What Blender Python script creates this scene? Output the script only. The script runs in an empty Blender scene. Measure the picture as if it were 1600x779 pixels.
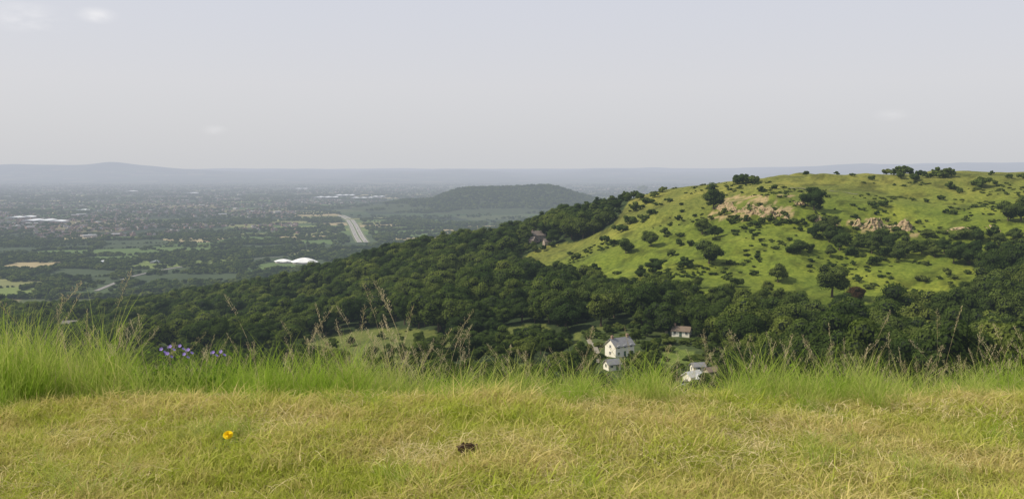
import bpy, math, random
import numpy as np
from mathutils import Vector, Matrix
random.seed(7); rng=np.random.default_rng(11)
scene=bpy.context.scene; COL=scene.collection
F=1386.0; P=math.radians(5.24); EYE=1.5; VALE=-220.0
cp,sp=math.cos(P),math.sin(P)
def ray(px,py):
    X=(px-800)/F; Z=-(py-389.5)/F
    y=cp+Z*sp; z=-sp+Z*cp
    return X/y, z/y
def proj(x,y,z):
    z=z-EYE; d=y*cp-z*sp; u=y*sp+z*cp
    return 800+F*x/d, 389.5-F*u/d
# ---------------- terrain -----------------
def h2(ix,iy,s):
    n=(ix*374761393+iy*668265263+s*144269504)&0xffffffff
    n=((n^(n>>13))*1274126177)&0xffffffff
    return ((n^(n>>16))&0xffffff)/float(0xffffff)
def vn(x,y,s=0):
    x=np.asarray(x,float); y=np.asarray(y,float)
    ix=np.floor(x).astype(np.int64); iy=np.floor(y).astype(np.int64)
    fx=x-ix; fy=y-iy; fx=fx*fx*(3-2*fx); fy=fy*fy*(3-2*fy)
    a=h2(ix,iy,s); b=h2(ix+1,iy,s); c=h2(ix,iy+1,s); d=h2(ix+1,iy+1,s)
    return (a*(1-fx)+b*fx)*(1-fy)+(c*(1-fx)+d*fx)*fy
def fbm(x,y,s=0,o=3):
    t=0;a=1;n=0
    for i in range(o):
        t=t+a*vn(x*2**i,y*2**i,s+i*17); n+=a; a*=.5
    return t/n
cols={-300:[(320,640),(700,555),(900,520),(1050,500),(1150,492),(1170,491),(1200,489),(1300,-213.),(1450,-220.)],
0:[(320,635),(700,540),(900,512),(1050,495),(1120,490),(1140,489),(1150,487),(1300,-213.),(1450,-220.)],
200:[(300,625),(650,535),(800,508),(900,493),(950,487),(970,485),(1000,480),(1250,-208.),(1450,-220.)],
400:[(280,612),(550,530),(680,502),(790,477),(850,467),(870,463),(920,452),(1150,-190.),(1400,-220.)],
600:[(260,605),(430,532),(540,495),(640,455),(730,425),(750,418),(820,400),(1050,-150.),(1500,-220.)],
800:[(250,605),(370,540),(460,492),(580,442),(700,400),(720,393),(820,366),(1050,-100.),(1600,-220.)],
1000:[(240,612),(320,550),(400,492),(480,425),(580,375),(600,365),(720,301),(950,-40.),(1600,-220.)],
1100:[(240,614),(315,556),(395,495),(465,432),(568,362),(586,344),(705,284),(950,-25.),(1650,-220.)],
1200:[(240,615),(310,562),(390,497),(450,440),(556,350),(572,322),(690,277),(950,-14.),(1700,-220.)],
1400:[(245,612),(300,570),(380,502),(430,457),(520,383),(536,357),(680,275),(950,-8.),(1700,-220.)],
1600:[(245,610),(300,575),(370,510),(420,450),(505,385),(520,362),(660,272),(950,-5.),(1700,-220.)],
1900:[(245,610),(300,575),(370,510),(420,450),(505,385),(520,362),(660,270),(950,-5.),(1700,-220.)]}
pxs=sorted(cols); cb=np.array([(p-800)/F for p in pxs])
K=12; CY=np.zeros((len(pxs),K)); CZ=np.zeros((len(pxs),K))
for i,p in enumerate(pxs):
    CY[i,:3]=(5.55,12,80); CZ[i,:3]=(0,-2.6,-33)
    for k,(y,v) in enumerate(cols[p]):
        CY[i,3+k]=y; CZ[i,3+k]= v if isinstance(v,float) else EYE+ray(p,v)[1]*y
NB=601; BB=np.linspace(-1.0,.95,NB)
ky=np.array([np.interp(BB,cb,CY[:,k]) for k in range(K)]); kz=np.array([np.interp(BB,cb,CZ[:,k]) for k in range(K)])
g=np.exp(-np.linspace(-2,2,41)**2); g/=g.sum()
def sm(a): return np.convolve(np.pad(a,20,mode='edge'),g,mode='valid')
ky=np.array([sm(a) for a in ky]); kz=np.array([sm(a) for a in kz])
NL=1400; LY=np.linspace(math.log(4),math.log(2200),NL)
g2=np.exp(-np.linspace(-2,2,9)**2); g2/=g2.sum()
TAB=np.zeros((NB,NL))
for i in range(NB):
    a=np.interp(np.exp(LY),ky[:,i],kz[:,i])
    TAB[i]=np.convolve(np.pad(a,4,mode='edge'),g2,mode='valid')
def height(x,y):
    x=np.asarray(x,float); y=np.asarray(y,float)
    yy=np.maximum(y,4.0); b=np.clip(x/yy,-.999,.949)
    fb=(b-BB[0])/(BB[1]-BB[0]); ib=np.clip(np.floor(fb).astype(int),0,NB-2); fb=fb-ib
    fl=(np.log(np.minimum(yy,2190))-LY[0])/(LY[1]-LY[0]); il=np.clip(np.floor(fl).astype(int),0,NL-2); fl=fl-il
    z=(TAB[ib,il]*(1-fl)+TAB[ib,il+1]*fl)*(1-fb)+(TAB[ib+1,il]*(1-fl)+TAB[ib+1,il+1]*fl)*fb
    am=np.clip((y-30)/250,0,1)*np.clip((z-VALE)/40,0,1)
    z=z+am*((fbm(x/60,y/60,3)-.5)*9+(vn(x/20,y/20,9)-.5)*3.2+(vn(x/6,y/6,10)-.5)*.8)
    z=z+np.where(y<30,(fbm(x/1.1,y/1.1,5)-.5)*.07,0)
    # vale hills
    z=z+80*np.exp(-((x+20)/340)**4-((y-4950)/520)**2)+62*np.exp(-((x-330)/240)**2-((y-4950)/480)**2)+48*np.exp(-((x+430)/330)**2-((y-4900)/500)**2)+16*np.exp(-((x+20)/180)**2-((y-4950)/350)**2)+22*(fbm(x/150,y/200,66)-.5)*np.exp(-((x+50)/650)**4-((y-4950)/450)**2)*2
    far=np.clip((y-14000)/9000,0,1)
    px=x/np.maximum(y,1)*F+800
    ridge=(fbm(px/120,y/6000,31,3)-.5)*240+150
    ridge=ridge+200*np.clip((px-1150)/300,0,1)+60*np.exp(-((px-40)/110)**2)
    z=z+far*ridge
    z=z+60*np.exp(-((px-178)/38)**2-((y-20000)/2600)**2)+170*np.exp(-((px-200)/125)**2-((y-20000)/2600)**2)+120*np.exp(-((px-20)/100)**2-((y-20000)/2600)**2)
    return z
def hit(px,py,y0=150,y1=9000):
    b,s=ray(px,py)
    ys=np.exp(np.linspace(math.log(y0),math.log(y1),6000))
    zs=height(b*ys,ys); k=np.argmax(EYE+s*ys<zs)
    y=ys[k]; return Vector((b*y,y,float(zs[k])))
def inpoly(px,py,poly):
    px=np.asarray(px); py=np.asarray(py); r=np.zeros(px.shape,bool); n=len(poly)
    for i in range(n):
        x1,y1=poly[i]; x2,y2=poly[(i+1)%n]
        if y1==y2: continue
        c=((y1>py)!=(y2>py))&(px<(x2-x1)*(py-y1)/(y2-y1)+x1)
        r^=c
    return r
MEADOW=[(806,408),(850,384),(900,378),(955,354),(985,312),(1040,288),(1100,272),(1200,255),(2200,240),(2200,402),(1600,404),(1500,412),(1545,428),(1545,448),(1430,488),(1270,494),(1200,478),(1100,466),(1020,458),(940,446),(860,432)]
CLEAR=[[(450,562),(470,542),(520,522),(600,512),(680,516),(705,536),(690,562),(560,570)],
 [(770,512),(850,504),(885,537),(795,548)],[(720,572),(850,566),(850,590),(720,595)],
 [(895,520),(960,505),(1010,520),(1140,535),(1160,612),(1000,620),(900,600)],
 [(236,500),(284,500),(288,528),(240,528)],[(330,507),(390,508),(390,524),(330,524)],[(75,507),(138,504),(146,530),(80,530)]]
HOUSEAREA=[(910,520),(960,512),(1010,500),(1140,505),(1160,612),(1000,622),(900,600)]
def link(o,parent=None):
    COL.objects.link(o)
    if parent is not None: o.parent=parent
    return o
def mesh_np(name,v,f,mats=(),mi=None,smooth=False):
    me=bpy.data.meshes.new(name); me.from_pydata([tuple(map(float,a)) for a in v],[],[tuple(map(int,a)) for a in f])
    for m in mats: me.materials.append(m)
    if mi is not None: me.polygons.foreach_set('material_index',np.array(mi,np.int32))
    if smooth: me.polygons.foreach_set('use_smooth',np.ones(len(me.polygons),bool))
    me.update(); return me
# ---------------- materials -----------------
def haze_group():  # haze painted into materials: emission mixed in with distance from the origin
    g=bpy.data.node_groups.new('painted_haze','ShaderNodeTree')
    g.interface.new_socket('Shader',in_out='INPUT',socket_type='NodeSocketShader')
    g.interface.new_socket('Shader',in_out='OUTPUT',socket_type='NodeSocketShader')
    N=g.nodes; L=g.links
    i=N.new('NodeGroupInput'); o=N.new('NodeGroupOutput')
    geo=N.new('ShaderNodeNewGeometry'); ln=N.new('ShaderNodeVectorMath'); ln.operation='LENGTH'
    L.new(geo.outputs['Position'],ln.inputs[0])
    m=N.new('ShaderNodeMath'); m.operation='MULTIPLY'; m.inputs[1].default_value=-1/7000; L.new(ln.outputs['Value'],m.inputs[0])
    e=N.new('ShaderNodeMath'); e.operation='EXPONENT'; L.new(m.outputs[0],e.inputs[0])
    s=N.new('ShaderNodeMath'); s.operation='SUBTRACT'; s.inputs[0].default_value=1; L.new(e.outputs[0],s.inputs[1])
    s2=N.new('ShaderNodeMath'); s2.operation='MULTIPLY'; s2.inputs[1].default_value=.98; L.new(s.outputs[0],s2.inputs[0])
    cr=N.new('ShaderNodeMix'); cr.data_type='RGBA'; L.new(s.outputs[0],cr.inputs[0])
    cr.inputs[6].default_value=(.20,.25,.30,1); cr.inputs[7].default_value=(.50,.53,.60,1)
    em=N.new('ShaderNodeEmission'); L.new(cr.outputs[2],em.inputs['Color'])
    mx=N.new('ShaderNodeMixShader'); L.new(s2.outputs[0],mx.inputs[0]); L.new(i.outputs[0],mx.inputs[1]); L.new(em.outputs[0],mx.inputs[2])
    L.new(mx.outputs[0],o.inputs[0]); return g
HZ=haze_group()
class M:
    def __init__(s,name,haze=True):
        s.m=bpy.data.materials.new(name); s.m.use_nodes=True; s.N=s.m.node_tree.nodes; s.L=s.m.node_tree.links
        s.N.clear(); s.out=s.N.new('ShaderNodeOutputMaterial'); s.haze=haze
        try: s.m.cycles.emission_sampling='NONE'
        except Exception: pass
    def n(s,t,**k):
        x=s.N.new(t)
        for a,b in k.items(): setattr(x,a,b)
        return x
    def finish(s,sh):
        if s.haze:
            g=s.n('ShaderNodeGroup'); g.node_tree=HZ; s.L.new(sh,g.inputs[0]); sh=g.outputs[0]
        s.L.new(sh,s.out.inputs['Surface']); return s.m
    def noise(s,scale,detail=4,rough=.6,vec=None,sc=None):
        x=s.n('ShaderNodeTexNoise'); x.inputs['Scale'].default_value=scale; x.inputs['Detail'].default_value=detail; x.inputs['Roughness'].default_value=rough
        if vec is None:
            vec=s.n('ShaderNodeNewGeometry').outputs['Position']
        if sc:
            mp=s.n('ShaderNodeMapping'); mp.inputs['Scale'].default_value=sc; s.L.new(vec,mp.inputs[0]); vec=mp.outputs[0]
        s.L.new(vec,x.inputs['Vector']); return x.outputs['Fac']
    def ramp(s,fac,stops):
        r=s.n('ShaderNodeValToRGB'); e=r.color_ramp.elements
        while len(e)<len(stops): e.new(.5)
        for i,(p,c) in enumerate(stops):
            e[i].position=p; e[i].color=(*c,1) if len(c)==3 else c
        s.L.new(fac,r.inputs[0]); return r.outputs[0]
    def mix(s,fac,a,b,bt='MIX'):
        x=s.n('ShaderNodeMix',data_type='RGBA',blend_type=bt)
        for k,v in ((0,fac),(6,a),(7,b)):
            if isinstance(v,(int,float)): x.inputs[k].default_value=v
            elif isinstance(v,tuple): x.inputs[k].default_value=(*v,1)
            else: s.L.new(v,x.inputs[k])
        return x.outputs[2]
    def diff(s,c,rough=.9,spec=.2,bump=None,bs=.5,bd=.1,metal=0):
        b=s.n('ShaderNodeBsdfPrincipled'); b.inputs['Roughness'].default_value=rough; b.inputs['Specular IOR Level'].default_value=spec; b.inputs['Metallic'].default_value=metal
        if isinstance(c,tuple): b.inputs['Base Color'].default_value=(*c,1)
        else: s.L.new(c,b.inputs['Base Color'])
        if bump is not None:
            u=s.n('ShaderNodeBump'); u.inputs['Strength'].default_value=bs; u.inputs['Distance'].default_value=bd
            s.L.new(bump,u.inputs['Height']); s.L.new(u.outputs[0],b.inputs['Normal'])
        return b.outputs[0]
def simple(name,c,var=.25,scale=1.5,rough=.85,spec=.2):
    a=M(name); n=a.noise(scale); col=a.mix(n,tuple(x*(1-var) for x in c),tuple(min(1,x*(1+var)) for x in c))
    return a.finish(a.diff(col,rough,spec,n,.3,.05))
def leafmat(name,c1,c2,c3,trans=.3):
    a=M(name); oi=a.n('ShaderNodeObjectInfo'); r=a.ramp(oi.outputs['Random'],[(0,c1),(.4,c2),(.8,tuple((p+q)/2 for p,q in zip(c2,c3))),(1,c3)])
    tc=a.n('ShaderNodeTexCoord').outputs['Object']
    n=a.noise(2.2,3,.6,tc); n2=a.noise(.02,2)
    k=a.ramp(n,[(.3,(.65,.65,.65)),(.7,(1.35,1.35,1.25))]); col=a.mix(1.0,r,k,'MULTIPLY')
    k2=a.ramp(n2,[(.35,(.78,.84,.85)),(.65,(1.2,1.15,1.0))]); col=a.mix(1.0,col,k2,'MULTIPLY')
    d=a.n('ShaderNodeBsdfDiffuse'); t=a.n('ShaderNodeBsdfTranslucent'); a.L.new(col,d.inputs[0])
    tcx=a.mix(1.0,col,(1.3,1.5,.6),'MULTIPLY'); a.L.new(tcx,t.inputs[0])
    mx=a.n('ShaderNodeMixShader'); mx.inputs[0].default_value=trans; a.L.new(d.outputs[0],mx.inputs[1]); a.L.new(t.outputs[0],mx.inputs[2])
    return a.finish(mx.outputs[0])
LEAF=leafmat('broadleaf_foliage',(.030,.048,.016),(.058,.085,.023),(.13,.155,.042))
LEAFH=leafmat('hill_scrub_foliage',(.050,.076,.023),(.075,.104,.029),(.115,.14,.04))
COPPER=leafmat('copper_foliage',(.05,.034,.022),(.055,.036,.022),(.06,.038,.023))
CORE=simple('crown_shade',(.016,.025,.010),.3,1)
BARK=simple('bark',(.10,.075,.05),.35,3)
# terrain
a=M('terrain_ground'); at=a.n('ShaderNodeAttribute'); at.attribute_name='Col'
n1=a.noise(.035,6,.65); n2=a.noise(.4,4,.7); n3=a.noise(14,4,.7)
k=a.ramp(n1,[(.3,(.75,.8,.75)),(.7,(1.25,1.18,1.1))]); c=a.mix(1.0,at.outputs['Color'],k,'MULTIPLY')
k=a.ramp(n2,[(.35,(.5,.6,.5)),(.6,(1.25,1.2,1.2))]); c=a.mix(.75,c,k,'MULTIPLY')
k=a.ramp(n3,[(.3,(.6,.6,.55)),(.7,(1.4,1.35,1.3))]); c=a.mix(.5,c,k,'MULTIPLY')
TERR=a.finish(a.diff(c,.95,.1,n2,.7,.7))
# ---------------- terrain mesh -----------------
NU,NV=680,1000
ub=np.linspace(-1,1,NU); bvals=np.sign(ub)*np.abs(ub)**1.15*1.15
t1=np.linspace(-15,3.5,30,endpoint=False); t2=np.exp(np.linspace(math.log(3.5),math.log(1900),NV-330)); t3=np.exp(np.linspace(math.log(1905),math.log(62000),300))
ys=np.concatenate([t1,t2,t3])
Y,B=np.meshgrid(ys,bvals,indexing='ij'); X=B*np.sqrt(np.maximum(Y,0)**2+14**2)
Z=height(X,Y); PX,PY=proj(X,np.maximum(Y,1),Z)
nrow=len(ys); nv=nrow*NU
C=np.zeros((nrow,NU,3)); C[:]=(.030,.046,.016)
near=Y<14; C[near]=(.17,.165,.055)
mea=inpoly(PX,PY,MEADOW)&(Y>300)&(Y<1300)
top=np.clip((Y-570)/90,0,1)[...,None]
mcol=np.array((.132,.172,.022))*(1-top)+np.array((.155,.168,.036))*top
fn=fbm(X/35,Y/35,40)[...,None]; mcol=mcol*(.72+.42*fn)+np.array((.06,.035,.005))*np.clip(fn-.52,0,1)*2
sc_=(fbm(X/9,Y/9,43)-.56)[...,None]; mcol=mcol*(1-.45*np.clip(sc_*8,0,1))
terr_=(np.sin(Z*3.4+3*fbm(X/25,Y/25,46))>.55)[...,None]; mcol=np.where(terr_,mcol*.88,mcol)
C[mea]=mcol[mea]
cliffc=mea&(((PX>1105)&(PX<1240)&(PY>305)&(PY<342))|((PX>1325)&(PX<1440)&(PY>342)&(PY<368)))&(fbm(X/6,Y/5,77)>.53)
C[cliffc]=(.28,.22,.12)
for q in CLEAR: C[inpoly(PX,PY,q)&(Y>200)&(Y<1300)]=(.10,.118,.032)
C[inpoly(PX,PY,HOUSEAREA)&(Y>200)&(Y<600)]=(.055,.075,.025)
C[inpoly(PX,PY,[(1020,556),(1050,542),(1088,550),(1080,566),(1040,570)])&(Y>200)&(Y<600)]=(.12,.155,.035)
ang=math.radians(18); U=(X*math.cos(ang)+Y*math.sin(ang)); V=(-X*math.sin(ang)+Y*math.cos(ang))
r=h2(np.floor(U/330).astype(np.int64),np.floor(V/260).astype(np.int64),5)
pal=np.array([(.03,.05,.02),(.04,.07,.025),(.07,.11,.035),(.03,.045,.02),(.18,.165,.09),(.05,.08,.03),(.025,.04,.02),(.08,.10,.045)])
pc=pal[(r*7.99).astype(int)]
farm=(Y>900)&((Z<-214)|(Y>2200))
C[farm]=pc[farm]*.9
h2m=(Z>-212)&(Y>3500)&(Y<7000); C[h2m]=(.042,.058,.022)
me=bpy.data.meshes.new('terrain'); 
idx=np.arange(nv).reshape(nrow,NU)
q=np.stack([idx[:-1,:-1],idx[:-1,1:],idx[1:,1:],idx[1:,:-1]],-1).reshape(-1,4)
me.vertices.add(nv); me.vertices.foreach_set('co',np.stack([X,Y,Z],-1).reshape(-1).astype(np.float32))
me.loops.add(q.size); me.loops.foreach_set('vertex_index',q.reshape(-1).astype(np.int32))
me.polygons.add(len(q)); me.polygons.foreach_set('loop_start',np.arange(0,q.size,4,dtype=np.int32)); me.polygons.foreach_set('loop_total',np.full(len(q),4,np.int32))
me.polygons.foreach_set('use_smooth',np.ones(len(q),bool))
me.update(calc_edges=True); ca=me.color_attributes.new('Col','FLOAT_COLOR','POINT')
ca.data.foreach_set('color',np.concatenate([C.reshape(-1,3),np.ones((nv,1))],1).reshape(-1).astype(np.float32))
me.materials.append(TERR)
ter=link(bpy.data.objects.new('terrain',me)); ter['kind']='structure'; ter['label']='grassy ledge falling to wooded valley, hill and wide vale'; ter['category']='terrain'
# ---------------- scatter helper -----------------
def srccol(name,meshes):
    c=bpy.data.collections.new(name)
    for i,m in enumerate(meshes):
        o=bpy.data.objects.new('%s_%02d'%(name,i),m); c.objects.link(o)
    return c
def scatter(name,pts,rot,scl,coll,nvar,label,cat):
    pts=np.asarray(pts,float); n=len(pts)
    me=bpy.data.meshes.new(name); me.vertices.add(n); me.vertices.foreach_set('co',pts.reshape(-1).astype(np.float32))
    for nm,v in (('rotv',rot),('sclv',scl)):
        at=me.attributes.new(nm,'FLOAT_VECTOR','POINT'); at.data.foreach_set('vector',np.asarray(v,np.float32).reshape(-1))
    at=me.attributes.new('idx','INT','POINT'); at.data.foreach_set('value',rng.integers(0,nvar,n).astype(np.int32))
    me.update(); o=link(bpy.data.objects.new(name,me)); o['kind']='stuff'; o['label']=label; o['category']=cat
    ng=bpy.data.node_groups.new(name+'_nodes','GeometryNodeTree'); ng.is_modifier=True
    ng.interface.new_socket('Geometry',in_out='INPUT',socket_type='NodeSocketGeometry'); ng.interface.new_socket('Geometry',in_out='OUTPUT',socket_type='NodeSocketGeometry')
    N=ng.nodes; L=ng.links; gi=N.new('NodeGroupInput'); go=N.new('NodeGroupOutput')
    ip=N.new('GeometryNodeInstanceOnPoints'); ci=N.new('GeometryNodeCollectionInfo'); ci.inputs['Collection'].default_value=coll
    ci.inputs['Separate Children'].default_value=True; ci.inputs['Reset Children'].default_value=True
    ip.inputs['Pick Instance'].default_value=True
    def na(nm,t):
        x=N.new('GeometryNodeInputNamedAttribute'); x.data_type=t; x.inputs['Name'].default_value=nm; return x.outputs['Attribute']
    e=N.new('FunctionNodeEulerToRotation'); L.new(na('rotv','FLOAT_VECTOR'),e.inputs[0])
    L.new(gi.outputs[0],ip.inputs['Points']); L.new(ci.outputs[0],ip.inputs['Instance']); L.new(na('idx','INT'),ip.inputs['Instance Index'])
    L.new(e.outputs[0],ip.inputs['Rotation']); L.new(na('sclv','FLOAT_VECTOR'),ip.inputs['Scale']); L.new(ip.outputs[0],go.inputs[0])
    md=o.modifiers.new('scatter','NODES'); md.node_group=ng
    return o
def zrot(n,tilt=0):
    r=np.zeros((n,3)); r[:,2]=rng.uniform(0,6.283,n)
    if tilt: r[:,:2]=rng.normal(0,tilt,(n,2))
    return r
# ---------------- trees -----------------
def unit(n):
    v=rng.normal(size=(n,3)); return v/np.linalg.norm(v,axis=1)[:,None]
def quads(c,nrm,size):
    n=len(c); t=np.cross(nrm,unit(n)); t/=np.linalg.norm(t,axis=1)[:,None]+1e-9; b=np.cross(nrm,t)
    s=size[:,None]; v=np.stack([c-t*s*.5-b*s*.6,c+t*s*.55-b*s*.35,c+t*s*.4+b*s*.6,c-t*s*.6+b*s*.3],1).reshape(-1,3)
    f=np.arange(4*n).reshape(-1,4); return v,f
def ico(sub=2):
    import bmesh
    bm=bmesh.new(); bmesh.ops.create_icosphere(bm,subdivisions=sub,radius=1)
    v=np.array([x.co[:] for x in bm.verts]); f=[[w.index for w in x.verts] for x in bm.faces]; bm.free(); return v,f
IV1,IF1=ico(1)
def crown(nblob,nleaf,size,rx=.5,rz=.42,cz=.58,shape='round',r0=.12,r1=.24):
    V=[];Fa=[];MI=[];off=0
    cen=[];rad=[]
    for i in range(nblob):
        d=unit(1)[0]; rr=rng.uniform(.3,.85)
        c=np.array([d[0]*rx*rr,d[1]*rx*rr,cz+d[2]*rz*rr]); 
        if shape=='bush': c[2]=abs(c[2]-.1)+.1
        cen.append(c); rad.append(rng.uniform(r0,r1))
    cen.append(np.array([0,0,cz])); rad.append(.29)
    for c,r_ in zip(cen,rad):
        n=int(nleaf*r_*r_/sum(q*q for q in rad))
        d=unit(n); d[:,2]=np.where(rng.random(n)<.6,np.abs(d[:,2]),d[:,2])
        pos=c+d*r_*(rng.uniform(.85,1.14,n)[:,None])*np.array([1,1,.85])
        nr=d+unit(n)*.4; nr/=np.linalg.norm(nr,axis=1)[:,None]
        v,f=quads(pos,nr,rng.uniform(.6,1.3,n)*size)
        V.append(v); Fa+= (f+off).tolist(); MI+=[0]*n; off+=len(v)
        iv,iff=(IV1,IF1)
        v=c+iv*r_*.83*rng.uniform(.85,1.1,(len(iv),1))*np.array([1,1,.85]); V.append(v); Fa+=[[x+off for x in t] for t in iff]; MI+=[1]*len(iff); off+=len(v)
    return np.concatenate(V),Fa,MI
def trunk(h=.55,r=.028):
    V=[];Fa=[];off=0
    def limb(p0,p1,r0,r1,k=7):
        nonlocal off
        p0=np.array(p0);p1=np.array(p1);d=p1-p0;d=d/np.linalg.norm(d);t=np.cross(d,[.3,.9,.1]);t/=np.linalg.norm(t);b=np.cross(d,t)
        for s in range(4):
            q=s/3; c=p0+(p1-p0)*q+t*.012*math.sin(q*5); rr=r0+(r1-r0)*q
            for i in range(k):
                an=i*6.2832/k; V.append(c+rr*(math.cos(an)*t+math.sin(an)*b))
        for s in range(3):
            for i in range(k):
                Fa.append([off+s*k+i,off+s*k+(i+1)%k,off+(s+1)*k+(i+1)%k,off+(s+1)*k+i])
        off+=4*k
    limb((0,0,-.12),(.01,.0,h),r*1.3,r*.6)
    for i in range(6):
        an=i*1.05+rng.uniform(0,.5); zz=rng.uniform(.22,.5)
        limb((.005,0,zz),(math.cos(an)*.27,math.sin(an)*.27,zz+rng.uniform(.15,.3)),r*.5,r*.12,5)
    return np.array(V),Fa
TREES=[];CROWNS=[];TRUNKS=[];HC=[]
for i in range(7):
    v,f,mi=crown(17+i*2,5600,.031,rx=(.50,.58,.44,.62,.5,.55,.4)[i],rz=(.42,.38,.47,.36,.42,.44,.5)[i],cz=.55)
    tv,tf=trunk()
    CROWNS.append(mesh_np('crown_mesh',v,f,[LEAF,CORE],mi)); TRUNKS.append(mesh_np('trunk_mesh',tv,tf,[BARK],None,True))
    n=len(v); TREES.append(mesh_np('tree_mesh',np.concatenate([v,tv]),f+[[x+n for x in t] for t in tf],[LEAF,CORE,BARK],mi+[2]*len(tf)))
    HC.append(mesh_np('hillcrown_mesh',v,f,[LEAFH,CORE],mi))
BUSH=[]
for i in range(4):
    v,f,mi=crown(13,1500,.075,rx=.75,rz=.36,cz=.4,shape='bush'); BUSH.append(mesh_np('bush_mesh',v,f,[LEAFH,CORE],mi))
FAR=[]
for i in range(4):
    v,f,mi=crown(7,260,.13,rx=.6,rz=.35,cz=.45,shape='bush',r0=.16,r1=.26); FAR.append(mesh_np('far_tree_mesh',v,f,[LEAF,CORE],mi))
tsrc=srccol('tree_source',TREES); fsrc=srccol('far_source',FAR); bsrc=srccol('bush_source',BUSH)
# woods
sp_=10.2
gx,gy=np.meshgrid(np.arange(-1000,900,sp_),np.arange(190,1330,sp_)); gx=gx.ravel()+rng.uniform(-6,6,gx.size); gy=gy.ravel()+rng.uniform(-6,6,gy.size)
gz=height(gx,gy); gpx,gpy=proj(gx,gy,gz)
keep=(gpx>-160)&(gpx<1760)&(gpy<720)
keep&=~inpoly(gpx,gpy,MEADOW)
keep&=~((gpx>1020)&(gpy<300))&~((gpx>990)&(gpy>640))
keep&=~((np.abs(gpx-838)<16)&(gpy>370)&(gpy<392))
for q in CLEAR: keep&=~inpoly(gpx,gpy,q)
cl=fbm(gx/55,gy/55,21)
leftm=np.clip((520-gpx)/200,0,1)
keep&=(cl>.27+.12*leftm)
ykr=np.interp((gpx-800)/F,cb,CY[:,9]); keep&=(gy<ykr+130)
gx,gy,gz,gpx,gpy=[q[keep] for q in (gx,gy,gz,gpx,gpy)]
hgt=rng.uniform(8,19.5,len(gx))*(.75+.5*fbm(gx/40,gy/40,50))
ridge_=(gy>ykr[keep]-40); hgt=np.where(ridge_,np.minimum(hgt,12.5),hgt)
hgt=np.where((gpx>900)&(gpy<345),hgt*rng.uniform(.4,.75,len(hgt)),hgt)
hgt=np.where((gpy>548)&(gpx<1150),hgt*.48,hgt)
hgt=np.where((gpy>525)&(gpy<=548)&(gpx<900)&(gpx>420),hgt*.6,hgt)
hgt=np.where((np.abs(gpx-838)<34)&(gpy>384)&(gpy<425),np.minimum(hgt,8),hgt)
bel=np.zeros(len(gx),bool)
for dy in (8,16,26): bel|=inpoly(gpx,gpy-dy,MEADOW)
hgt=np.where(bel,np.minimum(hgt,11),hgt)
print('woods',len(gx))
vis=(gpy<690)&(gpx>0)&(gpx<1600)
order=np.argsort(-(hgt/gy)*vis)
def tree_obj(name,x,y,z,h,w,v,label,group,parts=False,crownset=None,cat='tree'):
    e=None
    rz=random.uniform(0,6.28)
    if parts:
        e=bpy.data.objects.new(name,None); link(e)
        t=link(bpy.data.objects.new('trunk',TRUNKS[v]),e); c=link(bpy.data.objects.new('crown',(crownset or CROWNS)[v]),e)
    else:
        e=link(bpy.data.objects.new(name,(crownset or TREES)[v]))
    e.location=(x,y,z-.02*h); e.scale=(w,w,h); e.rotation_euler=(0,0,rz)
    e['label']=label; e['category']=cat; e['group']=group; return e
NI=170
ind=order[:NI]; rest=np.ones(len(gx),bool); rest[ind]=False
for j in ind:
    tree_obj('broadleaf_tree',gx[j],gy[j],gz[j],hgt[j],hgt[j]*random.uniform(.85,1.1),random.randrange(7),'dark green broadleaf tree in the valley wood','trees of the valley wood')
n=rest.sum(); s=hgt[rest]; ww=s*rng.uniform(.85,1.25,n)
scatter('woodland',np.stack([gx[rest],gy[rest],gz[rest]-.2],1),zrot(n,.05),np.stack([ww,ww,s],1),tsrc,7,'dense dark green broadleaf woodland over the slopes','woodland')
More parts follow.
